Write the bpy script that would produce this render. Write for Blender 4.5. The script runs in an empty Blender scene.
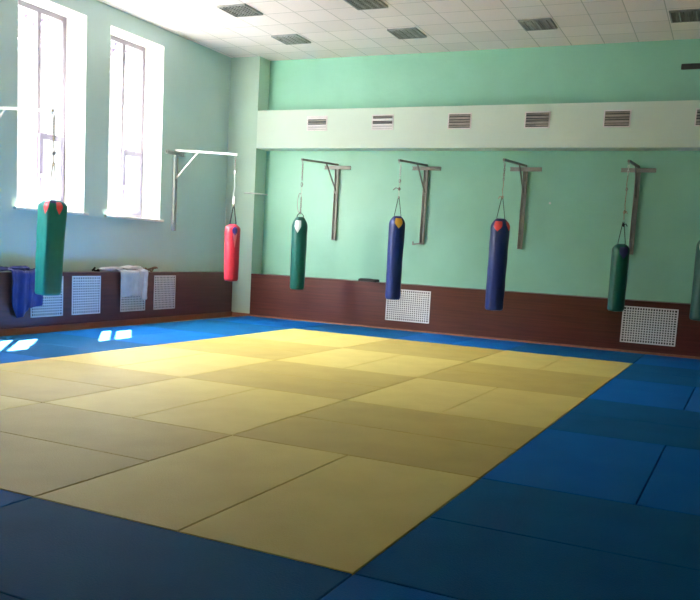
import bpy, bmesh, math, random
from mathutils import Vector, Matrix, noise
R = math.radians
COL = bpy.context.scene.collection
rnd = random.Random(7)

# ------------------------------------------------------------------ dimensions (metres)
YP, YW = 11.737, 12.157          # face of pillar / beam / wainscot, and the recessed back wall
XW, XP, XC = -8.385, -8.146, -7.693   # window wall, its wainscot face, inner side of the corner pillar
ZT, ZC, ZB0, ZB1 = 0.893, 5.317, 3.475, 4.236
XR, YF = 6.0, -6.0               # unseen right and rear walls
FZ = -0.04                       # bare floor below the mats (mat tops at z = 0)
XG = -8.835                      # plane of the window frames
TH = -0.0222                     # the mat field is laid slightly askew

# ------------------------------------------------------------------ materials
def nodes_of(name):
    m = bpy.data.materials.new(name); m.use_nodes = True
    nt = m.node_tree; b = nt.nodes['Principled BSDF']
    return m, nt, b
def N(nt, typ, **kw):
    n = nt.nodes.new(typ)
    for k, v in kw.items(): setattr(n, k, v)
    return n
def mixcol(nt, fac, a, b):
    n = N(nt, 'ShaderNodeMix', data_type='RGBA')
    if hasattr(fac, 'is_output'): nt.links.new(fac, n.inputs[0])
    else: n.inputs[0].default_value = fac
    for s, v in ((6, a), (7, b)):
        if hasattr(v, 'is_output'): nt.links.new(v, n.inputs[s])
        else: n.inputs[s].default_value = (*v, 1)
    return n.outputs[2]
def srgb(r, g, b):
    f = lambda c: c/12.92 if c <= .04045 else ((c+.055)/1.055)**2.4
    return (f(r/255), f(g/255), f(b/255))
def mat(name, c1, c2=None, rough=.5, metal=0, scale=4, stretch=(1, 1, 1), bump=0, bscale=60, spec=.5, detail=4, coat=0, coat_r=.2, sheen=0):
    m, nt, b = nodes_of(name)
    b.inputs['Roughness'].default_value = rough; b.inputs['Metallic'].default_value = metal
    b.inputs['Specular IOR Level'].default_value = spec
    b.inputs['Coat Weight'].default_value = coat; b.inputs['Coat Roughness'].default_value = coat_r
    b.inputs['Sheen Weight'].default_value = sheen
    tc = N(nt, 'ShaderNodeTexCoord'); mp = N(nt, 'ShaderNodeMapping'); mp.inputs['Scale'].default_value = stretch
    nt.links.new(tc.outputs['Object'], mp.inputs[0])
    nz = N(nt, 'ShaderNodeTexNoise'); nz.inputs['Scale'].default_value = scale; nz.inputs['Detail'].default_value = detail
    nt.links.new(mp.outputs[0], nz.inputs[0])
    rp = N(nt, 'ShaderNodeMapRange'); rp.inputs[1].default_value = .3; rp.inputs[2].default_value = .7
    nt.links.new(nz.outputs[0], rp.inputs[0])
    nt.links.new(mixcol(nt, rp.outputs[0], c1, c2 or tuple(x*.85 for x in c1)), b.inputs['Base Color'])
    if bump:
        n2 = N(nt, 'ShaderNodeTexNoise'); n2.inputs['Scale'].default_value = bscale; n2.inputs['Detail'].default_value = 3
        nt.links.new(mp.outputs[0], n2.inputs[0])
        bp = N(nt, 'ShaderNodeBump'); bp.inputs['Strength'].default_value = bump; bp.inputs['Distance'].default_value = .02
        nt.links.new(n2.outputs[0], bp.inputs['Height']); nt.links.new(bp.outputs[0], b.inputs['Normal'])
    return m
M = {}
M['mint'] = mat('mint_gloss_paint', srgb(152, 209, 187), srgb(142, 199, 176), .38, scale=1.2, bump=.3, bscale=7, spec=.5)
M['pale'] = mat('pale_mint_paint', srgb(190, 216, 200), srgb(184, 210, 195), .5, scale=1.5, bump=.12, bscale=20)
M['beam'] = mat('whitish_mint_paint', srgb(222, 238, 224), srgb(216, 233, 219), .55, scale=1.5, bump=.1, bscale=20)
M['leftwall'] = mat('grey_mint_paint', srgb(198, 225, 221), srgb(192, 219, 215), .5, scale=1.2, bump=.12, bscale=20)
M['white'] = mat('white_paint', srgb(240, 240, 232), srgb(232, 232, 224), .5)
M['pvc'] = mat('shaded_white_plastic', srgb(126, 117, 128), srgb(120, 111, 124), .5)  # white frames; their shade against the sky is put into this grey
M['wood_b'] = mat('mahogany_laminate', srgb(92, 42, 32), srgb(70, 30, 24), .36, scale=3, stretch=(.4, 6, 14), bump=.04, bscale=20)
M['wood_l'] = mat('dark_mahogany_laminate', srgb(104, 56, 54), srgb(84, 45, 44), .36, scale=3, stretch=(6, .4, 14), bump=.04, bscale=20)
M['plinth'] = mat('brown_floor_paint', srgb(150, 96, 70), srgb(132, 82, 60), .5, scale=5, stretch=(3, .5, 3))
M['steel'] = mat('dull_steel', srgb(158, 155, 148), srgb(140, 137, 131), .5, .1, scale=9)
M['steel_d'] = mat('dark_steel', srgb(136, 133, 126), srgb(118, 115, 110), .5, .1, scale=9)
M['palesteel'] = mat('pale_grey_steel', srgb(182, 188, 186), srgb(166, 172, 170), .5, .1, scale=9)
M['whitesteel'] = mat('white_enamelled_steel', srgb(232, 232, 228), srgb(220, 220, 216), .4, scale=9)
M['louvre'] = mat('grey_aluminium', srgb(160, 162, 160), srgb(140, 142, 140), .4, .3, scale=9)
M['dark'] = mat('shadow_grey_metal', srgb(62, 64, 64), srgb(50, 52, 52), .6, scale=9)
M['darkhole'] = mat('dark_hole_shade', srgb(44, 30, 28), srgb(36, 24, 22), .7, scale=9)  # colour of the dark sheet standing for shade behind the grille holes
M['sash'] = mat('shaded_sash_plastic', srgb(94, 88, 110), srgb(90, 84, 106), .5)  # same white plastic with deeper shade put into its colour
M['grille'] = mat('white_hardboard', srgb(242, 237, 236), srgb(234, 229, 228), .5, scale=6)
M['slat'] = mat('grey_vent_slats', srgb(178, 168, 160), srgb(158, 148, 142), .5, scale=9)
def vinyl(n, c, d=None): return mat(n, c, d or tuple(x*.8 for x in c), .36, scale=6, bump=.35, bscale=9, spec=.45)
M['v_green'] = vinyl('green_vinyl', srgb(24, 122, 116)); M['v_green_d'] = vinyl('dark_green_vinyl', srgb(14, 92, 80))
M['v_green_m'] = vinyl('bottle_green_vinyl', srgb(6, 82, 74))
M['v_blue'] = vinyl('navy_blue_vinyl', srgb(20, 40, 108)); M['v_red'] = vinyl('red_vinyl', srgb(190, 34, 54))
M['p_red'] = vinyl('red_patch', srgb(224, 70, 74)); M['p_yel'] = vinyl('yellow_patch', srgb(236, 178, 62)); M['p_white'] = vinyl('white_patch_and_glint', srgb(222, 228, 226))
M['p_vio'] = vinyl('violet_patch', srgb(76, 70, 130)); M['p_blue'] = vinyl('blue_patch', srgb(66, 62, 140)); M['p_pink'] = vinyl('pink_patch', srgb(222, 128, 128))
M['strap'] = mat('black_webbing', srgb(28, 40, 38), srgb(20, 30, 30), .7, scale=30)
M['rope'] = mat('beige_rope', srgb(190, 174, 150), srgb(160, 144, 120), .8, scale=40)
M['wrope'] = mat('white_rope', srgb(214, 222, 212), srgb(200, 208, 200), .8, scale=40)
M['navy'] = mat('navy_cotton', srgb(40, 56, 142), srgb(30, 42, 112), .85, scale=8, bump=.3, bscale=60, sheen=.2)
M['cotton'] = mat('white_cotton', srgb(222, 222, 228), srgb(200, 200, 208), .85, scale=8, bump=.3, bscale=60)
M['belt'] = mat('brown_cotton', srgb(142, 112, 92), srgb(118, 90, 72), .85, scale=12)
M['black'] = mat('black_cloth', srgb(34, 40, 40), srgb(24, 28, 28), .8, scale=12)
M['bark'] = mat('pale_bark', srgb(150, 136, 128), srgb(120, 106, 100), .9, scale=12)
M['leaf'] = mat('sunlit_leaf', srgb(128, 112, 130), srgb(112, 100, 122), .7, scale=3)

def judo_mat(name, c, d, rough):
    m = mat(name, c, d, rough, scale=2.2, bump=.18, bscale=90, spec=.015, detail=8)
    if name.endswith('yellow_mat'): m.node_tree.nodes['Principled BSDF'].inputs['Specular IOR Level'].default_value = .1
    return m
M['y_light'] = judo_mat('sheen_light_yellow_mat', srgb(190, 168, 94), srgb(180, 158, 85), .55)  # sheen by nap direction of one yellow, put into two base colours
M['y_dark'] = judo_mat('sheen_dark_yellow_mat', srgb(170, 147, 76), srgb(160, 137, 68), .55)
M['b_long'] = judo_mat('sheen_light_blue_mat', srgb(14, 84, 150), srgb(8, 76, 141), .55)  # blue mats likewise: direction-dependent sheen painted as two tones
M['b_cross'] = judo_mat('sheen_dark_blue_mat', srgb(16, 76, 122), srgb(12, 69, 114), .55)

def ceiling_material():
    m, nt, b = nodes_of('ceiling_tiles')
    tc = N(nt, 'ShaderNodeTexCoord'); sp = N(nt, 'ShaderNodeSeparateXYZ'); nt.links.new(tc.outputs['Object'], sp.inputs[0])
    def line(out, off, per, w):
        a = N(nt, 'ShaderNodeMath', operation='ADD'); nt.links.new(out, a.inputs[0]); a.inputs[1].default_value = -off + 100*per
        k = N(nt, 'ShaderNodeMath', operation='DIVIDE'); nt.links.new(a.outputs[0], k.inputs[0]); k.inputs[1].default_value = per
        f = N(nt, 'ShaderNodeMath', operation='FRACT'); nt.links.new(k.outputs[0], f.inputs[0])
        l = N(nt, 'ShaderNodeMath', operation='LESS_THAN'); nt.links.new(f.outputs[0], l.inputs[0]); l.inputs[1].default_value = w/per
        fl = N(nt, 'ShaderNodeMath', operation='FLOOR'); nt.links.new(k.outputs[0], fl.inputs[0])
        return l.outputs[0], fl.outputs[0]
    lx, ix = line(sp.outputs[0], -6.33-.2825, .565, .015)
    ly, iy = line(sp.outputs[1], 8.77-.31, .62, .015)
    mx = N(nt, 'ShaderNodeMath', operation='MAXIMUM'); nt.links.new(lx, mx.inputs[0]); nt.links.new(ly, mx.inputs[1])
    cb = N(nt, 'ShaderNodeCombineXYZ'); nt.links.new(ix, cb.inputs[0]); nt.links.new(iy, cb.inputs[1])
    wn = N(nt, 'ShaderNodeTexWhiteNoise'); nt.links.new(cb.outputs[0], wn.inputs[0])
    tile = mixcol(nt, wn.outputs[0], srgb(246, 234, 232), srgb(237, 225, 223))
    nz = N(nt, 'ShaderNodeTexNoise'); nz.inputs['Scale'].default_value = 45; nt.links.new(tc.outputs['Object'], nz.inputs[0])
    g = N(nt, 'ShaderNodeMapRange'); g.inputs[1].default_value = .6; g.inputs[2].default_value = .75; nt.links.new(nz.outputs[0], g.inputs[0])
    g2 = N(nt, 'ShaderNodeMath', operation='MULTIPLY'); nt.links.new(g.outputs[0], g2.inputs[0]); g2.inputs[1].default_value = .25
    tile = mixcol(nt, g2.outputs[0], tile, srgb(190, 182, 176))
    nt.links.new(mixcol(nt, mx.outputs[0], tile, srgb(190, 182, 178)), b.inputs['Base Color'])
    b.inputs['Roughness'].default_value = .7
    return m
M['ceiling'] = ceiling_material()
def glass_material():
    m = bpy.data.materials.new('window_glass'); m.use_nodes = True; nt = m.node_tree
    nt.nodes.remove(nt.nodes['Principled BSDF'])
    t = N(nt, 'ShaderNodeBsdfTransparent'); t.inputs[0].default_value = (.97, .98, .98, 1)
    g = N(nt, 'ShaderNodeBsdfGlossy'); g.inputs['Roughness'].default_value = .02
    mx = N(nt, 'ShaderNodeMixShader'); mx.inputs[0].default_value = .06
    nt.links.new(t.outputs[0], mx.inputs[1]); nt.links.new(g.outputs[0], mx.inputs[2])
    nt.links.new(mx.outputs[0], nt.nodes['Material Output'].inputs[0])
    return m
M['glass'] = glass_material()

# ------------------------------------------------------------------ mesh helpers
def box(bm, x0, x1, y0, y1, z0, z1, mi=0, mtx=None):
    vs = [bm.verts.new((x, y, z)) for z in (z0, z1) for y in (y0, y1) for x in (x0, x1)]
    if mtx:
        for v in vs: v.co = mtx @ v.co
    for f in ((0, 2, 3, 1), (4, 5, 7, 6), (0, 1, 5, 4), (2, 6, 7, 3), (1, 3, 7, 5), (0, 4, 6, 2)):
        bm.faces.new([vs[i] for i in f]).material_index = mi
    return vs
def bar(bm, a, b, w, h=None, up=(0, 0, 1)):
    """rectangular bar from a to b"""
    a, b = Vector(a), Vector(b); d = b-a; L = d.length; d.normalize()
    s = d.cross(Vector(up))
    if s.length < 1e-4: s = d.cross(Vector((1, 0, 0)))
    s.normalize(); u = s.cross(d); h = h or w
    m = Matrix((( d.x, s.x, u.x, a.x), (d.y, s.y, u.y, a.y), (d.z, s.z, u.z, a.z), (0, 0, 0, 1)))
    box(bm, 0, L, -w/2, w/2, -h/2, h/2, 0, m)
def tube(bm, pts, r, seg=8, closed=False):
    pts = [Vector(q) for q in pts]; n = len(pts); rings = []
    for i, q in enumerate(pts):
        t = (pts[(i+1) % n]-pts[i-1]) if closed else (pts[min(i+1, n-1)]-pts[max(i-1, 0)])
        t.normalize(); s = t.cross(Vector((0, 0, 1)))
        if s.length < .05: s = t.cross(Vector((0, 1, 0)))
        s.normalize(); u = s.cross(t)
        if rings and False: pass
        rings.append([bm.verts.new(q+s*(r*math.cos(2*math.pi*k/seg))+u*(r*math.sin(2*math.pi*k/seg))) for k in range(seg)])
    for i in range(n if closed else n-1):
        a, b = rings[i], rings[(i+1) % n]
        best = 0
        if i+1 >= n or True:
            best = min(range(seg), key=lambda o: sum((a[k].co-b[(k+o) % seg].co).length for k in range(seg)))
        for k in range(seg):
            try: bm.faces.new((a[k], a[(k+1) % seg], b[(k+1+best) % seg], b[(k+best) % seg]))
            except ValueError: pass
    if not closed:
        bm.faces.new(rings[0]); bm.faces.new(rings[-1])
def blob(bm, c, rx, ry, rz, jit=0, sub=2):
    g = bmesh.ops.create_icosphere(bm, subdivisions=sub, radius=1)
    for v in g['verts']:
        k = 1+jit*noise.noise(v.co*2.1+Vector(c)*3)
        v.co = Vector((v.co.x*rx*k+c[0], v.co.y*ry*k+c[1], v.co.z*rz*k+c[2]))
def obj(name, bm, m, parent=None, smooth=False, bevel=0, loc=None, auto=None):
    bmesh.ops.recalc_face_normals(bm, faces=bm.faces[:])
    me = bpy.data.meshes.new(name); bm.to_mesh(me); bm.free()
    for x in (m if isinstance(m, (list, tuple)) else [m]): me.materials.append(x)
    if smooth:
        for q in me.polygons: q.use_smooth = True
        if auto: me.set_sharp_from_angle(angle=R(auto))
    o = bpy.data.objects.new(name, me); COL.objects.link(o)
    if loc: o.location = loc
    if parent: o.parent = parent
    if bevel:
        b = o.modifiers.new('bevel', 'BEVEL'); b.width = bevel; b.segments = 2; b.limit_method = 'ANGLE'
    return o
def tag(o, label=None, cat=None, group=None, kind=None):
    for k, v in (('label', label), ('category', cat), ('group', group), ('kind', kind)):
        if v: o[k] = v
    return o
def empty(name, loc=(0, 0, 0), rz=0):
    o = bpy.data.objects.new(name, None); o.empty_display_size = .1; COL.objects.link(o); o.location = loc; o.rotation_euler = (0, 0, rz); return o
def thing(name, label, cat, loc=(0, 0, 0), rz=0, group=None):
    return tag(empty(name, loc, rz), label, cat, group)
def struct(name, bm, m, label=None, parent=None, **kw):
    o = obj(name, bm, m, parent, **kw)
    if not parent: tag(o, label, None, None, 'structure')
    return o
def child(parent, src):
    c = src.copy(); COL.objects.link(c); c.parent = parent; return c
def dup(root, loc, label, rz=None):
    r = root.copy(); COL.objects.link(r); r.location = loc; r['label'] = label
    if rz is not None: r.rotation_euler = (0, 0, rz)
    for ch in list(root.children):
        c = child(r, ch)
        for g in list(ch.children): child(c, g)
    return r

# ------------------------------------------------------------------ room shell
WIN = [(6.02, 7.47), (8.03, 9.50), (3.60, 4.55)]  # last entry: unseen window, added and sized for its light on the floor
WZ0, WZ1 = 1.858, 5.02
XO = -9.0
b = bmesh.new(); box(b, XO, XR+.2, YF-.2, YW+.3, FZ-.1, FZ); struct('floor', b, M['plinth'], 'brown painted floor under the judo mats')
b = bmesh.new(); box(b, XO, XR+.2, YF-.2, YW+.3, ZC, ZC+.1); struct('ceiling', b, M['ceiling'], 'suspended ceiling of square white tiles')
b = bmesh.new()
edges = sorted(WIN); y = YF-.2
for a, c in edges:
    box(b, XO, XW, y, a, FZ, ZC); y = c
    box(b, XO, XW, a, c, FZ, WZ0); box(b, XO, XW, a, c, WZ1, ZC)
box(b, XO, XW, y, YW+.3, FZ, ZC)
struct('wall_left', b, M['leftwall'], 'grey mint window wall with deep white reveals')
b = bmesh.new(); box(b, XW, XR+.2, YW, YW+.3, FZ, ZC); struct('wall_back', b, M['mint'], 'glossy mint green back wall behind the punching bags')
b = bmesh.new(); box(b, XR, XR+.2, YF, YW, FZ, ZC); struct('wall_right', b, M['mint'], 'mint green wall on the right side')
b = bmesh.new(); box(b, XW, XR, YF-.2, YF, FZ, ZC); struct('wall_front', b, M['mint'], 'mint green wall behind the viewer')
b = bmesh.new(); box(b, XW, XC, YP, YW, FZ, ZC); struct('pillar', b, M['pale'], 'square pale mint corner pillar')
b = bmesh.new(); box(b, XC, XR, YP, YW, ZB0, ZB1); struct('beam', b, M['beam'], 'whitish mint boxed duct beam along the back wall')
b = bmesh.new(); box(b, XC, XR, YP, YW, FZ, ZT-.02); box(b, XC, XR, YP-.006, YW, ZT-.02, ZT)
struct('trim_1', b, M['wood_b'], 'reddish brown wooden radiator boxing along the back wall')
b = bmesh.new(); box(b, XW, XP, YF, YP, FZ, ZT-.02); box(b, XW, XP+.006, YF, YP, ZT-.02, ZT)
struct('trim_2', b, M['wood_l'], 'dark brown wooden radiator boxing under the windows')
b = bmesh.new(); box(b, XP, XP+.03, YF, YP, FZ, .06); struct('baseboard_left', b, M['plinth'], 'brown skirting board below the window wall')
b = bmesh.new(); box(b, XC, XR, YP-.022, YP, FZ, .028); struct('baseboard_back', b, M['plinth'], 'brown skirting board below the back wall')
b = bmesh.new(); box(b, XW+.24, XC, YP-.022, YP, FZ, .05); struct('baseboard_pillar', b, M['plinth'], 'brown skirting board round the pillar')

# windows
def window(n, y0, y1):
    w = empty('window_%d' % n); w['kind'] = 'structure'; w['label'] = 'tall white framed window in the grey mint wall'
    b = bmesh.new(); t = .012
    box(b, XG-.05, XW+.001, y0, y0+t, WZ0, WZ1); box(b, XG-.05, XW+.001, y1-t, y1, WZ0, WZ1)
    box(b, XG-.05, XW+.001, y0+t, y1-t, WZ1-t, WZ1)
    struct('window_reveal', b, M['white'], parent=w)
    b = bmesh.new(); box(b, XG-.05, XW+.06, y0-.06, y1+.06, WZ0-.035, WZ0+.01); struct('window_sill', b, M['white'], parent=w, bevel=.008)
    f = .08; d0, d1 = XG-.04, XG+.03; ym = y0+(y1-y0)*.585; zt = 3.06
    b = bmesh.new()
    box(b, d0, d1, y0+t, y0+t+f, WZ0+.01, WZ1-t); box(b, d0, d1, y1-t-f, y1-t, WZ0+.01, WZ1-t)
    box(b, d0, d1, y0+t+f, y1-t-f, WZ1-t-f, WZ1-t); box(b, d0, d1, y0+t+f, y1-t-f, WZ0+.01, WZ0+.01+f)
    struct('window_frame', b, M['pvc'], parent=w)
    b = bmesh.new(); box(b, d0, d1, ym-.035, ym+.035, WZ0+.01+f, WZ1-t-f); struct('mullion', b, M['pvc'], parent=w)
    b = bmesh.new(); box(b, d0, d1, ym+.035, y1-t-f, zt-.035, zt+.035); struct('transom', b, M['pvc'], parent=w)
    # opening casement in the lower part of the far bay
    a0, a1, z0, z1 = ym+.0, y1-t-f+.03, WZ0+.01+f-.02, zt+.01
    b = bmesh.new(); g = .075; e0, e1 = d1, d1+.03
    box(b, e0, e1, a0, a0+g, z0, z1); box(b, e0, e1, a1-g, a1, z0, z1); box(b, e0, e1, a0+g, a1-g, z1-g, z1); box(b, e0, e1, a0+g, a1-g, z0, z0+g)
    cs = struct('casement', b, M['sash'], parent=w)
    b = bmesh.new(); box(b, e1, e1+.02, a0+.02, a0+.05, 2.38, 2.44); box(b, e1+.02, e1+.04, a0+.022, a0+.048, 2.32, 2.44); struct('window_handle', b, M['pvc'], parent=cs)
    for (p0, p1, q0, q1) in ((y0+t+f, ym-.035, WZ0+.01+f, WZ1-t-f), (ym+.035, y1-t-f, zt+.035, WZ1-t-f), (ym+.035, y1-t-f, WZ0+.01+f, zt-.035)):
        b = bmesh.new(); vs = [b.verts.new((XG-.005, *q)) for q in ((p0, q0), (p1, q0), (p1, q1), (p0, q1))]; b.faces.new(vs)
        struct('window_pane', b, M['glass'], parent=w)
for i, (a, c) in enumerate(WIN): window(i+1, a, c)

# ------------------------------------------------------------------ judo mats (2 m blocks of two mats, laid like a chequerboard)
ROT = Matrix.Rotation(TH, 4, 'Z')
def w_of(u, v): return Vector((-u*math.cos(TH)-v*math.sin(TH), -u*math.sin(TH)+v*math.cos(TH), 0))
def mat_mesh(lu, lv):
    b = bmesh.new(); g = .0035
    box(b, -lu/2+g, lu/2-g, -lv/2+g, lv/2-g, FZ, 0)
    bmesh.ops.bevel(b, geom=[e for e in b.edges if all(v.co.z > -.01 for v in e.verts)], offset=.006, segments=2, affect='EDGES', profile=.5)
    bmesh.ops.recalc_face_normals(b, faces=b.faces[:])
    me = bpy.data.meshes.new('judo_mat'); b.to_mesh(me); b.free(); return me
MESH = {}
ORD = ['first', 'second', 'third', 'fourth', 'fifth', 'sixth', 'seventh', 'eighth']
def add_mat(i, j, h, labelf):
    long_v = (i+j) % 2 == 0
    u0, v0, lu, lv = 2*i, 2*j, 2, 2
    if long_v: u0 += h; lu = 1
    else: v0 += h; lv = 1
    if v0 >= 11.9: return
    VMAX = 11.62
    if v0 >= VMAX-.05: return
    v1 = min(v0+lv, VMAX); lv = v1-v0
    yellow = 0 <= i <= 2 and 0 <= j <= 4
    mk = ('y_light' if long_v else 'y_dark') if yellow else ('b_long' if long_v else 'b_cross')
    key = (lu, round(lv, 3), mk)
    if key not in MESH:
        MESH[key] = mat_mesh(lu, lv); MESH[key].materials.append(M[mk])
    o = bpy.data.objects.new('judo_mat', MESH[key]); COL.objects.link(o)
    c = w_of(u0+lu/2, v0+lv/2); o.location = c; o.rotation_euler = (0, 0, TH+(math.pi if rnd.random() < .5 and lv in (1, 2) else 0))
    half = ('right half', 'left half')[h] if long_v else ('near half', 'far half')[h]
    if yellow:
        lab = '%s yellow judo mat, %s of block, %s row from front, %s column from right' % ('pale' if long_v else 'dark-sheen', half.replace('-hand', ''), ORD[j], ORD[i])
        tag(o, lab, 'mat', 'yellow mats of the central field')
    else:
        if j < 0: side = 'front border'
        elif j > 4: side = 'back border'
        elif i < 0: side = 'right border'
        else: side = 'window side border'
        if j < 0 or j > 4:
            pos = 'past the right yellow edge' if i == -1 else 'at window end' if i == 3 else 'by %s yellow column from right' % ORD[i]
        else: pos = 'by %s yellow row' % ORD[j]
        tag(o, '%s blue judo mat, %s, %s, %s' % ('light-sheen' if long_v else 'slate', side, pos, half), 'mat', 'blue mats of the border')
for j in range(-1, 6):
    for i in range(-1, 4):
        if (i, j) in ((3, -1), (3, 0)): continue
        for h in (0, 1): add_mat(i, j, h, None)

# ------------------------------------------------------------------ radiator grilles
def grille_mesh(L, H, horizontal_axis='x', pitch=.042):
    b = bmesh.new(); bd = .022; t0, t1 = .004, .014
    box(b, 0, L, -t1, 0, 0, bd); box(b, 0, L, -t1, 0, H-bd, H); box(b, 0, bd, -t1, 0, bd, H-bd); box(b, L-bd, L, -t1, 0, bd, H-bd)
    n = round((L-2*bd)/pitch); k = round((H-2*bd)/pitch); w = .018
    return b, n, k, bd, w
def grille(origin, L, H, axis, label, group):
    t = thing('radiator_grille', label, 'grille', origin, 0 if axis == 'x' else R(90), group)   # local -y faces the room
    b, n, k, bd, w = grille_mesh(L, H)
    obj('frame', b, M['grille'], t)
    b = bmesh.new()
    for i in range(1, n):
        x = bd+(L-2*bd)*i/n; box(b, x-w/2, x+w/2, -.011, -.004, bd, H-bd)
    for i in range(1, k):
        z = bd+(H-2*bd)*i/k; box(b, bd, L-bd, -.0125, -.003, z-w/2, z+w/2)
    obj('screen', b, M['grille'], t)
    b = bmesh.new(); box(b, bd*.5, L-bd*.5, -.0025, -.0005, bd*.5, H-bd*.5); obj('backing', b, M['darkhole'], t)
grille((-4.60, YP, .178), .90, .615, 'x', 'white perforated radiator grille in the back boxing below the first navy bag', 'white radiator grilles')
grille((-.19, YP, .162), .90, .63, 'x', 'white perforated radiator grille in the back boxing beside the dark green bag', 'white radiator grilles')
for (y0, y1, lab) in ((6.08, 6.75, 'white radiator grille partly behind the blue jacket and square green bag'),
                      (6.955, 7.62, 'fully uncovered white radiator grille between the blue jacket and the white jacket'),
                      (8.14, 8.81, 'white radiator grille mostly covered by the hanging white jacket'),
                      (9.065, 9.71, 'white radiator grille closest to the pillar on the window wall')):
    grille((XP, y0, .205), y1-y0, .63, 'y', lab, 'white radiator grilles')

# ------------------------------------------------------------------ duct vents on the beam
VL = ['whitish vent with mostly dark opening closest to the pillar on the beam', 'vent on the beam, second from the pillar, one dark slot',
      'grey slatted vent on the beam, third from the pillar', 'grey slatted vent on the beam, fourth from the pillar',
      'grey slatted vent on the beam above the dark green bag', 'grey slatted vent on the beam cut by the right picture edge']
for i, xc in enumerate((-6.31, -4.9, -3.365, -1.935, -.575, .88)):
    t = thing('duct_vent', VL[i], 'vent', (xc, YP, 3.96), 0, 'vents along the duct beam')
    b = bmesh.new(); w, h, f = .225, .145, .022
    box(b, -w, w, -.012, 0, h-f, h); box(b, -w, w, -.012, 0, -h, -h+f); box(b, -w, -w+f, -.012, 0, -h+f, h-f); box(b, w-f, w, -.012, 0, -h+f, h-f)
    obj('frame', b, M['grille'], t)
    b = bmesh.new(); box(b, -w+f, w-f, -.003, -.001, -h+f, h-f); obj('backing', b, M['dark'], t)
    angs = {0: (20, 5, 75, 70, 20), 1: (10, 10, 75, 10, 60)}.get(i, (55, 35, 60, 40, 60))
    n = 5
    for k in range(n):
        z = -h+f+(2*h-2*f)*(k+.5)/n; a = angs[k] if isinstance(angs, tuple) else 40
        b = bmesh.new(); mt = Matrix.Translation((0, -.013, z)) @ Matrix.Rotation(R(-(90-a)), 4, 'X')
        box(b, -w+f, w-f, -.021, .021, -.002, .002, 0, mt)
        obj('slat', b, M['grille'] if (i < 2 and a < 30) else M['slat'], t)

# ------------------------------------------------------------------ ceiling lights (off)
def make_light():
    t = thing('ceiling_light', 'x', 'ceiling light', (0, 0, ZC), 0, 'unlit louvred ceiling lights')
    w, d, h = .262, .29, .03
    b = bmesh.new(); f = .02
    box(b, -w, w, d-f, d, -h, 0); box(b, -w, w, -d, -d+f, -h, 0); box(b, -w, -w+f, -d+f, d-f, -h, 0); box(b, w-f, w, -d+f, d-f, -h, 0)
    obj('frame', b, M['louvre'], t)
    b = bmesh.new(); box(b, -w+f, w-f, -d+f, d-f, -.006, -.002); obj('housing', b, M['dark'], t)
    b = bmesh.new()
    for k in range(1, 4):
        x = -w+f+(2*w-2*f)*k/4; box(b, x-.006, x+.006, -d+f, d-f, -h+.002, -.008)
    for k in range(1, 8):
        yy = -d+f+(2*d-2*f)*k/8; box(b, -w+f, w-f, yy-.004, yy+.004, -h+.003, -.008)
    obj('louvre', b, M['louvre'], t)
    for k in range(4):
        x = -w+f+(2*w-2*f)*(k+.5)/4; b = bmesh.new(); tube(b, [(x, -d+f+.01, -.016), (x, d-f-.01, -.016)], .008); obj('lamp_tube', b, M['dark'], t, True)
    return t
CL = [((-6.30, 8.75), 'unlit louvred ceiling light above the window wall, leftmost of the six'),
      ((-6.36, 10.62), 'unlit louvred ceiling light nearest the corner pillar'),
      ((-4.10, 10.70), 'unlit louvred ceiling light close to the back wall above the first navy bag'),
      ((-4.10, 8.87), 'unlit louvred ceiling light cut by the top picture edge'),
      ((-1.81, 10.66), 'unlit louvred ceiling light close to the back wall above the second navy bag'),
      ((.47, 10.70), 'unlit louvred ceiling light cut by the right picture edge')]
L0 = make_light()
for i, ((x, yy), lab) in enumerate(CL):
    if i == 0: L0.location = (x, yy, ZC); L0['label'] = lab
    else: dup(L0, (x, yy, ZC), lab)

# ------------------------------------------------------------------ wall brackets.  local x along the wall, local -y out into the room
def bracket(loc, rz, label, arm_len, mats, spur=False, armz=3.145, tipz=3.10, width=.58):
    t = thing('mounting_bracket', label, 'bracket', loc, rz, 'steel punching bag brackets')
    pm, am = mats
    b = bmesh.new(); z0, z1 = 1.68, 3.105
    box(b, -.042, .042, -.012, 0, z0, z1); box(b, -.042, -.032, -.055, -.012, z0, z1); box(b, .032, .042, -.055, -.012, z0, z1)
    box(b, -.032, .032, -.05, -.012, z0, z0+.02); box(b, -.032, .032, -.05, -.012, 2.62, 2.7)
    obj('post', b, pm, t)
    b = bmesh.new(); w = width/2
    box(b, -w, w, -.012, 0, 3.105, 3.175); box(b, -w, w, -.05, -.012, 3.165, 3.175); box(b, -w, w, -.05, -.012, 3.105, 3.115)
    cb = obj('crossbar', b, pm, t)
    for s in (-1, 1):
        b = bmesh.new(); tube(b, [(s*(w-.05), -.012, 3.14), (s*(w-.05), -.024, 3.14)], .014, 6); obj('bolt', b, pm, cb)
    b = bmesh.new(); bar(b, (0, -.01, armz+.055), (0, -arm_len, tipz+.02), .038, .038); obj('arm', b, am, t, bevel=.004)
    b = bmesh.new(); bar(b, (0, -.03, 2.66), (0, -.55, armz+.03), .022, .022); obj('brace', b, am, t)
    b = bmesh.new(); yy = -arm_len+.02; tube(b, [(0.011*math.cos(a), yy, tipz-.012+.017*math.sin(a)) for a in [k*math.pi/5 for k in range(10)]], .005, 6, True); obj('eye', b, pm, t, True)
    if spur:
        b = bmesh.new(); bar(b, (-.02, -.03, 1.70), (-.17, -.06, 1.67), .03, .03); bar(b, (-.17, -.06, 1.655), (-.17, -.06, 1.73), .02, .02); obj('spur', b, M['steel'], t)
    return t
G = (M['steel'], M['steel_d']); Wm = (M['palesteel'], M['whitesteel'])
bracket((-6.0, YW-.003, 0), 0, 'grey steel bracket holding the slim green bag, nearest the pillar on the back wall', 1.57, G)
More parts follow.
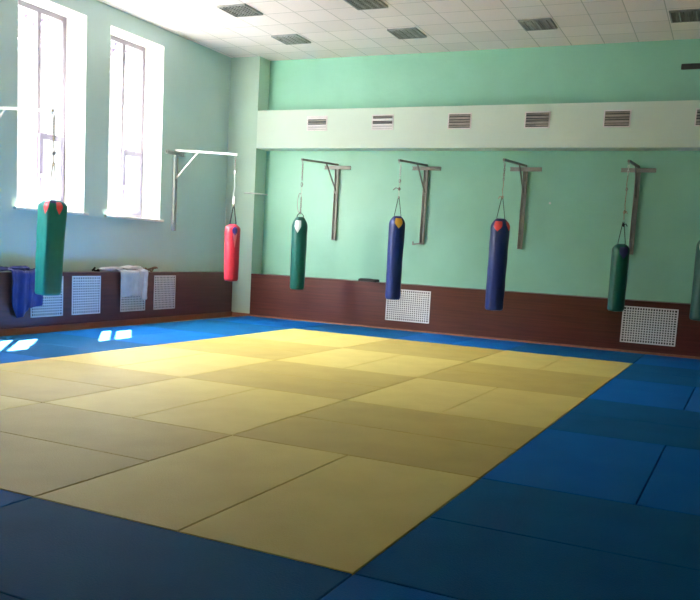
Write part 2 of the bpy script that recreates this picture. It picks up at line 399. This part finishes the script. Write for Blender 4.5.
bracket((-4.09, YW-.003, 0), 0, 'grey steel bracket with small spur at post foot, holding the yellow-patched navy bag', 1.50, G, True)
bracket((-2.16, YW-.003, 0), 0, 'grey steel bracket on the back wall holding the red-patched navy bag', 1.66, G)
bracket((-.19, YW-.003, 0), 0, 'grey steel bracket on the back wall holding the dark green bag', 1.55, G)
bracket((1.10, YW-.003, 0), 0, 'grey steel bracket holding the green bag at the right picture edge', 1.55, G)
bracket((XW+.003, 9.9, 0), R(90), 'grey post bracket with white arm on the window wall holding the red bag', 1.40, Wm)
bracket((XW+.003, 5.30, 0), R(90), 'white armed bracket before the first window holding the square green bag', 1.40, Wm)

# ------------------------------------------------------------------ punching bags
def chain_mesh(ztop, zbot, r=.0055, ll=.05):
    b = bmesh.new(); n = max(1, round((ztop-zbot)/(ll*.78))); st = (ztop-zbot)/n
    for k in range(n):
        zc = ztop-st*(k+.5); hl = st*.5+r; w = .011
        pts = []
        for q in range(12):
            a = 2*math.pi*q/12; x = w*math.cos(a); z = (hl-w)*(1 if math.sin(a) > 0 else -1)+w*math.sin(a)
            pts.append((x, 0, zc+z) if k % 2 == 0 else (0, x, zc+z))
        tube(b, pts, r, 6, True)
    return b
def rope_mesh(ztop, zbot, r=.006, wob=.006, seed=0):
    b = bmesh.new(); n = 12
    tube(b, [(wob*math.sin(k*.9+seed)*math.sin(math.pi*k/n), wob*math.cos(k*.7+seed)*math.sin(math.pi*k/n), ztop+(zbot-ztop)*k/n) for k in range(n+1)], r, 8)
    return b
def carabiner_mesh(z, s=.05):
    b = bmesh.new()
    tube(b, [(s*.35*math.cos(a), 0, z+s*.8*math.sin(a)) for a in [2*math.pi*k/14 for k in range(14)]], .006, 6, True)
    tube(b, [(s*.35, 0, z-s*.3), (s*.35, 0, z+s*.3)], .010, 8)
    return b
def bag(loc, label, rad, ztop, zbot, apex, vinyl, patches, hang, sq=0, rot=0, cone=.10, tz=3.08, facing=0, taper=.93, strap_m=None, straps=2, tilt=0):
    """loc: x, y of the hanging axis.  All heights absolute."""
    t = thing('hanging_punching_bag', label, 'punching bag', (loc[0], loc[1], 0), 0, 'punching bags hanging from the brackets')
    H = ztop-zbot; seed = Vector((loc[0]*3, loc[1], 0))
    def rr(a, z):
        s = (z-zbot)/H; r = rad*(taper+(1-taper)*s)
        e = min(1, max(0, (z-zbot)/.05)); r *= .80+.20*math.sqrt(1-(1-e)**2)
        if ztop-z < cone:
            q = (ztop-z)/cone; r *= .42+.58*math.sin(q*math.pi/2)**.8
        if sq:
            c, d = abs(math.cos(a-rot)), abs(math.sin(a-rot)); k = 9
            r *= (1-sq)+sq/((c**k+d**k)**(1/k))
        r *= 1+.035*noise.noise(Vector((math.cos(a)*1.6, math.sin(a)*1.6, z*4.5))+seed)+.035*noise.noise(Vector((math.cos(a)*2.2, math.sin(a)*2.2, z*.9))+seed*2)+.012*math.sin(a*7+noise.noise(Vector((z*3, 0, 0))+seed)*4)*max(0, (z-zbot)/H-.55)
        return r
    def off(z): return tilt*(ztop-z)
    b = bmesh.new(); SEG = 48
    zs = [zbot+q for q in (0, .006, .016, .03, .05)]+[zbot+.05+(H-.05-cone)*k/16 for k in range(1, 17)]+[ztop-cone*(1-q) for q in (.2, .4, .55, .7, .82, .92, 1)]
    rings = [[b.verts.new((rr(2*math.pi*k/SEG, z)*math.cos(2*math.pi*k/SEG)+off(z), rr(2*math.pi*k/SEG, z)*math.sin(2*math.pi*k/SEG), z)) for k in range(SEG)] for z in zs]
    for A, B in zip(rings, rings[1:]):
        for k in range(SEG): b.faces.new((A[k], A[(k+1) % SEG], B[(k+1) % SEG], B[k]))
    c = b.verts.new((off(zbot), 0, zbot-.012)); d = b.verts.new((0, 0, ztop-.015))
    for k in range(SEG):
        b.faces.new((c, rings[0][(k+1) % SEG], rings[0][k])); b.faces.new((d, rings[-1][k], rings[-1][(k+1) % SEG]))
    obj('bag_body', b, vinyl, t, True, auto=70)
    for (az, za, zb, half, shape, pm) in patches:
        b = bmesh.new(); nu, nv = 8, 10; g = []
        for iv in range(nv+1):
            f = iv/nv; z = ztop-za-(zb-za)*f
            wd = {'tri': 1-f*.97, 'shield': (1 if f < .45 else max(.04, 1-((f-.45)/.55)**1.3)), 'leaf': .12+.88*math.sin(math.pi*min(1, .12+f*.86)), 'rect': 1}[shape]
            g.append([b.verts.new(((rr(az+half*wd*(2*iu/nu-1), z)+.005)*math.cos(az+half*wd*(2*iu/nu-1))+off(z), (rr(az+half*wd*(2*iu/nu-1), z)+.005)*math.sin(az+half*wd*(2*iu/nu-1)), z)) for iu in range(nu+1)])
        for iv in range(nv):
            for iu in range(nu): b.faces.new((g[iv][iu], g[iv][iu+1], g[iv+1][iu+1], g[iv+1][iu]))
        obj('patch', b, pm, t, True)
    sm = strap_m or M['strap']
    for k in range(straps):
        a = facing+math.pi*2*k/straps; r0 = rr(a, ztop-.03)
        r1 = rad*.40; q0 = Vector((r1*math.cos(a), r1*math.sin(a), ztop-.03)); q1 = Vector((r1*.97*math.cos(a), r1*.97*math.sin(a), ztop+.03)); q2 = Vector((.008*math.cos(a), .008*math.sin(a), apex))
        b = bmesh.new()
        bar(b, q0, q1, .044, .008, (math.cos(a), math.sin(a), 0)); bar(b, q1, q2, .036, .008, (math.cos(a), math.sin(a), 0))
        obj('strap', b, sm, t)
    for i, hseg in enumerate(hang):
        k = hseg[0]
        if k == 'chain': obj('chain', chain_mesh(hseg[1], hseg[2]), hseg[3], t, True)
        elif k == 'rope': obj('rope', rope_mesh(hseg[1], hseg[2], seed=i+loc[0]), hseg[3], t, True)
        elif k == 'carabiner': obj('carabiner', carabiner_mesh(hseg[1], hseg[2]), hseg[3], t, True)
        elif k == 'knot':
            b = bmesh.new(); blob(b, (0, 0, hseg[1]), .022, .022, .03, .3)
            tube(b, [(.01, 0, hseg[1]), (hseg[2]*.6, .01, hseg[1]+.02), (hseg[2], .01, hseg[1]-.02)], .008, 6)
            obj('knot', b, hseg[3], t, True)
        elif k == 'loop':
            b = bmesh.new(); zc, hh = (hseg[1]+hseg[2])/2, (hseg[1]-hseg[2])/2
            tube(b, [(-.03+.042*math.cos(a), 0, zc+hh*math.sin(a)) for a in [2*math.pi*q/18 for q in range(18)]], .006, 6, True); obj('wire_loop', b, hseg[3], t, True)
        elif k == 'buckle':
            b = bmesh.new(); box(b, -.024, .024, -.015, .015, hseg[2], hseg[1]); obj('buckle', b, hseg[3], t, bevel=.012)
    return t
S, SD, RP, WR = M['steel'], M['steel_d'], M['rope'], M['wrope']
TOC = lambda x, y: math.atan2(-3.38-y, 1.43-x)      # azimuth from a bag towards the viewer
a = TOC(-6.75, 5.3)
bag((-6.965, 5.30), 'square-sided green punching bag with two red patches, in front of the first window', .152, 1.945, .65, 2.42, M['v_green'],
    [(a-.50, .03, .20, .26, 'shield', M['p_red']), (a+.62, .03, .20, .3, 'shield', M['p_red']), (a+.1, .012, .05, .28, 'rect', M['p_blue'])],
    [('chain', 3.054, 2.80, S), ('carabiner', 2.76, .045, SD), ('rope', 2.80, 2.42, RP), ('knot', 2.56, .05, SD), ('carabiner', 2.42, .035, SD)], sq=.95, rot=a+.535, cone=.10, facing=a+1.45, taper=.90, tilt=-.06, strap_m=M['rope'])
a = TOC(-7, 9.9)
bag((-7.02, 9.90), 'red punching bag with blue patch, hanging in front of the corner pillar', .145, 1.85, .80, 2.18, M['v_red'],
    [(a+.30, .05, .20, .36, 'leaf', M['p_blue']), (a+.32, .17, .43, .30, 'tri', M['p_pink'])],
    [('chain', 3.054, 2.86, S), ('carabiner', 2.81, .05, SD), ('buckle', 2.83, 2.76, M['whitesteel']), ('rope', 2.78, 2.30, WR), ('buckle', 2.36, 2.22, M['whitesteel']), ('carabiner', 2.19, .03, S)], cone=.09, facing=a+1.2)
a = TOC(-6, 10.6)
bag((-5.99, 10.605), 'slim green punching bag with white glint patch, nearest the pillar along the back wall', .150, 2.06, .70, 2.14, M['v_green_m'],
    [(a-.25, .07, .30, .42, 'shield', M['p_white'])],  # white patch stands in for a glint on the vinyl
    [('chain', 3.054, 2.74, S), ('carabiner', 2.66, .05, SD), ('rope', 2.62, 2.42, WR), ('loop', 2.50, 2.14, S), ('chain', 2.42, 2.12, SD)], cone=.19, facing=a+1.4)
a = TOC(-4.1, 10.7)
bag((-4.06, 10.675), 'navy blue punching bag with yellow patch, hanging before the boxed radiator grille', .145, 2.14, .65, 2.46, M['v_blue'],
    [(a+.22, .04, .22, .52, 'shield', M['p_yel'])],
    [('chain', 3.054, 2.86, WR), ('carabiner', 2.76, .04, S), ('rope', 2.84, 2.46, WR), ('knot', 2.62, -.12, SD), ('carabiner', 2.47, .025, SD)], cone=.15, facing=a+1.5)
a = TOC(-2.16, 10.5)
bag((-2.145, 10.52), 'navy blue punching bag with red patches at its top', .162, 2.15, .61, 2.50, M['v_blue'],
    [(a-.25, .05, .22, .48, 'shield', M['p_red']), (a+1.1, .05, .20, .35, 'shield', M['p_red'])],
    [('chain', 3.054, 2.78, S), ('rope', 2.78, 2.48, RP), ('knot', 2.50, -.07, RP)], cone=.16, facing=a+1.5)
a = TOC(-.2, 10.6)
bag((-.185, 10.63), 'short dark green punching bag with violet patch, in front of the right radiator grille', .138, 1.82, .745, 2.17, M['v_green_d'],
    [(a+.35, .05, .24, .5, 'shield', M['p_vio'])],
    [('chain', 3.054, 2.9, WR), ('rope', 2.92, 2.5, RP), ('carabiner', 2.68, .035, S), ('rope', 2.5, 2.2, RP), ('knot', 2.32, .04, RP), ('knot', 2.12, .06, M['strap'])], cone=.10, facing=a+1.5)
a = TOC(1.22, 10.6)
bag((1.08, 10.63), 'green punching bag cut by the right picture edge', .163, 1.99, .70, 2.3, M['v_green_m'],
    [(a-.35, .06, .30, .42, 'shield', M['p_white'])],
    [('chain', 3.054, 2.7, S), ('rope', 2.7, 2.3, RP)], cone=.16, facing=a+1.5)

# ------------------------------------------------------------------ clothes on the ledge
def drape(y0, y1, zbots, amp, seed, back=.2, thick=.02, lift=.02):
    """sheet lying on the ledge and hanging over its edge; zbots: hem heights across the width"""
    b = bmesh.new(); nu, nv = 36, 34; rows = []
    for iu in range(nu+1):
        f = iu/nu; k = f*(len(zbots)-1); i0 = min(int(k), len(zbots)-2); zb = zbots[i0]+(zbots[i0+1]-zbots[i0])*(k-i0)
        path = []
        top = ZT+lift+.02*abs(noise.noise(Vector((f*5, seed, 0))))
        L1 = back; L2 = top-zb; tot = L1+L2
        row = []
        for iv in range(nv+1):
            s = tot*iv/nv
            x0 = XP-back+.03
            if s < L1: x, z, hang = x0+s, top+.035*noise.noise(Vector((f*6, s*12, seed)))*(1-(s/L1)**3)+.01, 0
            else: x, z, hang = x0+L1, top-(s-L1), (s-L1)/L2
            rnd_ = max(0, 1-abs(s-L1)/.05)
            x -= .012*rnd_; z -= .010*rnd_
            fold = amp*(.35+.65*hang)*(math.sin(f*9+seed+hang*1.2)+.35*math.sin(f*17+seed*2+hang*2)+.9*noise.noise(Vector((f*4, hang*3, seed+9))))
            if s >= L1-.02: x += max(0, fold+amp*1.4)
            yy = y0+(y1-y0)*f+.02*noise.noise(Vector((f*3, hang*4, seed+4)))
            row.append(b.verts.new((x+.012, yy, z)))
        rows.append(row)
    for A, B in zip(rows, rows[1:]):
        for k in range(nv): b.faces.new((A[k], B[k], B[k+1], A[k+1]))
    return b
def roll(y0, y1, r, seed, x=-8.25, squash=.7):
    b = bmesh.new(); n, sg = 18, 14; rings = []
    for i in range(n+1):
        f = i/n; e = math.sqrt(max(.02, 1-abs(2*f-1)**4))
        ring = []
        for k in range(sg):
            a = 2*math.pi*k/sg; q = r*e*(1+.35*noise.noise(Vector((math.cos(a)*1.4, f*6, math.sin(a)*1.4+seed))))
            ring.append(b.verts.new((x+.03*noise.noise(Vector((f*4, seed, 1)))+q*math.cos(a), y0+(y1-y0)*f, ZT+.012+max(-.01, r*squash+q*squash*math.sin(a)))))
        rings.append(ring)
    for A, B in zip(rings, rings[1:]):
        for k in range(sg): b.faces.new((A[k], A[(k+1) % sg], B[(k+1) % sg], B[k]))
    b.faces.new(rings[0]); b.faces.new(rings[-1]); return b
def cloth(name, bm, m, parent):
    o = obj(name, bm, m, parent, True)
    s = o.modifiers.new('thickness', 'SOLIDIFY'); s.thickness = .008; s.offset = 1
    return o
t = thing('judo_jacket', 'navy blue judo jacket hanging over the ledge beside the square green bag', 'jacket', (0, 0, 0))
cloth('jacket_body', drape(5.66, 5.98, (.40, .22, .24, .34), .014, 1.3), M['navy'], t)
cloth('jacket_skirt', drape(5.93, 6.26, (.37, .36, .38, .39), .014, 4.7), M['navy'], t)
obj('jacket_sleeve', roll(5.30, 5.78, .05, 3.3), M['navy'], t, True)
obj('jacket_collar', roll(5.72, 6.10, .06, 8.1, -8.2), M['navy'], t, True)
t = thing('judo_jacket', 'white judo jacket draped over the ledge and half covering a radiator grille', 'jacket', (0, 0, 0))
cloth('jacket_body', drape(8.07, 8.60, (.46, .47, .49, .48), .014, 2.2), M['cotton'], t)
cloth('jacket_lapel', drape(8.55, 8.80, (.50, .40, .42), .022, 6.4, lift=.035), M['cotton'], t)
obj('jacket_sleeve', roll(7.70, 8.30, .055, 5.2, -8.24), M['cotton'], t, True)
obj('jacket_collar', roll(8.25, 8.85, .075, 1.9, -8.25), M['cotton'], t, True)
def belt(pts, w=.04, th=.012):
    b = bmesh.new()
    for p0, p1 in zip(pts, pts[1:]): bar(b, p0, p1, th, w)
    return b
b = bmesh.new()
for k in range(3):
    tube(b, [(-8.24+.05*math.sin(q*.5+k*2), 8.86+.36*q/9, ZT+.03+.02*k+.022*math.sin(q*.8+k)) for q in range(10)], .014, 8)
tag(obj('judo_belt', b, M['belt'], None, True), 'brown judo belt lying on the ledge beside the white jacket, towards the pillar', 'belt')
b = bmesh.new()
tube(b, [(-8.22+.04*math.sin(q*1.3), 7.50+.20*q/9, ZT+.026+.05*max(0, math.sin(q*.9))*(1 if q < 7 else .3)) for q in range(10)], .016, 8)
tag(obj('judo_belt', b, M['black'], None, True), 'dark judo belt lying on the ledge at the sleeve of the white jacket', 'belt')
b = bmesh.new(); ring = []
box(b, -5.24, -4.86, YP+.03, YP+.20, ZT, ZT+.05); bmesh.ops.subdivide_edges(b, edges=b.edges[:], cuts=4, use_grid_fill=True)
for v in b.verts:
    k = noise.noise(v.co*7)
    if v.co.z > ZT+.005: v.co.z += .018*k
    v.co.x += .012*noise.noise(v.co*9+Vector((3, 0, 0))); 
tag(obj('cloth_bundle', b, M['black'], None, True), 'small flat black cloth bundle on the ledge of the back boxing', 'cloth')

# ------------------------------------------------------------------ small wall fittings
t = thing('wall_rod', 'thin white horizontal rod on the pillar behind the red bag', 'rod', (0, 0, 0))
b = bmesh.new(); tube(b, [(-7.92, YP-.03, 2.565), (-7.36, YP-.03, 2.535)], .013, 8); obj('rod', b, M['whitesteel'], t, True)
b = bmesh.new(); tube(b, [(-7.80, YP, 2.557), (-7.80, YP-.032, 2.557)], .016, 8); obj('holder', b, M['whitesteel'], t, True)
t = thing('wall_lamp', 'unlit dark strip lamp high on the back wall at the right picture edge', 'lamp', (.34, YW, 4.86), 0)
b = bmesh.new(); box(b, 0, 1.2, -.07, -.02, -.045, .045); obj('lamp_housing', b, M['dark'], t, bevel=.01)
for x in (.2, 1.0):
    b = bmesh.new(); box(b, x-.03, x+.03, -.02, 0, -.03, .03); obj('mount', b, M['steel_d'], t)
b = bmesh.new(); bmesh.ops.create_cone(b, cap_ends=True, segments=12, radius1=.022, radius2=.016, depth=.02, matrix=Matrix.Translation((-1.675, YW-.008, 2.54)) @ Matrix.Rotation(R(90), 4, 'X'))
tag(obj('wall_plug', b, M['whitesteel']), 'tiny white plug in the mint wall beside the third grey bracket', 'plug')

# ------------------------------------------------------------------ trees outside, behind the upper panes
def tree(name, base, h, spread, seed, label):
    t = thing(name, label, 'tree', base, 0, 'pale trees outside the windows'); r = random.Random(seed)
    b = bmesh.new(); tube(b, [(0, 0, 0), (.03, .03, h*.4), (-.02, .02, h*.75), (0, 0, h)], .035, 8); obj('trunk', b, M['bark'], t, True)
    b = bmesh.new()
    for k in range(260):
        d = Vector((r.gauss(0, 1), r.gauss(0, 1), r.gauss(0, .8))); d = d*(spread*.45)
        c = Vector((0, -.25, h))+d
        for q in range(8):
            e = c+Vector((r.uniform(-.3, .3), r.uniform(-.3, .3), r.uniform(-.3, .3))); n = Vector((r.uniform(-1, 1), r.uniform(-1, 1), r.uniform(-1, 1))).normalized()
            s = n.cross(Vector((0, 0, 1))).normalized()*.05; u = n.cross(s).normalized()*.085
            b.faces.new([b.verts.new(e+x) for x in (-u, s, u, -s)])
    tag(obj('foliage', b, M['leaf'], t), kind='stuff')

tree('tree', (-14.0, 12.38, -.5), 7.35, 1.0, 3, 'pale tree outside seen through the top panes of the first window')
tree('tree', (-14.0, 15.15, -.5), 7.45, .9, 5, 'pale tree outside seen through the top panes of the second window')
b = bmesh.new(); box(b, -45, XO, -20, 45, -.7, -.5); struct('ground', b, mat('pale_paving', srgb(58, 56, 54), srgb(52, 50, 48), .9), 'paved ground outside the windows')
# ------------------------------------------------------------------ light
SKY_LOW, SKY_HIGH = 0.9, 50.0
w = bpy.data.worlds.new('sky'); bpy.context.scene.world = w; w.use_nodes = True
nt = w.node_tree; bg = nt.nodes['Background']
bg.inputs[0].default_value = (.90, .965, 1.0, 1)
# sky strength shaped for the light: dim where windows show it, boosted higher up
tc = N(nt, 'ShaderNodeTexCoord'); sp = N(nt, 'ShaderNodeSeparateXYZ'); nt.links.new(tc.outputs['Generated'], sp.inputs[0])
mr = N(nt, 'ShaderNodeMapRange', interpolation_type='SMOOTHSTEP'); nt.links.new(sp.outputs[2], mr.inputs[0])
mr.inputs[1].default_value = .255; mr.inputs[2].default_value = .5; mr.inputs[3].default_value = SKY_LOW; mr.inputs[4].default_value = SKY_HIGH
nt.links.new(mr.outputs[0], bg.inputs[1])
sd = bpy.data.lights.new('sun', 'SUN'); sd.energy = 190; sd.angle = R(.6); sd.color = (1, .96, .88)
so = bpy.data.objects.new('sun', sd); COL.objects.link(so); so.location = (-14, 16, 14)
e = math.atan(2.15*.628)
dirv = Vector((.628*math.cos(e), -.778*math.cos(e), -math.sin(e)))
so.rotation_euler = dirv.to_track_quat('-Z', 'Y').to_euler()
for i, (a, c) in enumerate(WIN):
    ld = bpy.data.lights.new('window_portal', 'AREA'); ld.shape = 'RECTANGLE'; ld.size = WZ1-WZ0; ld.size_y = c-a; ld.cycles.is_portal = True
    lo = bpy.data.objects.new('window_portal', ld); COL.objects.link(lo); lo.location = (XG-.1, (a+c)/2, (WZ0+WZ1)/2)
    lo.rotation_euler = (0, R(-90), 0)

# ------------------------------------------------------------------ camera
F, yaw, pit, rol = 830.976, -.428682, -.120329, .054297
fw = Vector((math.sin(yaw)*math.cos(pit), math.cos(yaw)*math.cos(pit), math.sin(pit)))
rt = Vector((math.cos(yaw), -math.sin(yaw), 0)); up = rt.cross(fw)
r2 = rt*math.cos(rol)+up*math.sin(rol); u2 = -rt*math.sin(rol)+up*math.cos(rol)
cd = bpy.data.cameras.new('camera'); cam = bpy.data.objects.new('camera', cd); COL.objects.link(cam)
cam.matrix_world = Matrix(((r2.x, u2.x, -fw.x, 1.43293), (r2.y, u2.y, -fw.y, -3.38385), (r2.z, u2.z, -fw.z, 1.46705), (0, 0, 0, 1)))
cd.sensor_width = 36; cd.lens = F/700*36; cd.shift_x = (350-342.81)/700; cd.shift_y = (351.694-300)/700; cd.clip_start = .05
sc = bpy.context.scene; sc.camera = cam
sc.view_settings.view_transform = 'Standard'; sc.view_settings.exposure = 0.98; sc.view_settings.gamma = 1.04; sc.view_settings.look = 'None'
sc.cycles.max_bounces = 14; sc.cycles.diffuse_bounces = 10; sc.cycles.transparent_max_bounces = 12
sc.cycles.sample_clamp_indirect = 8
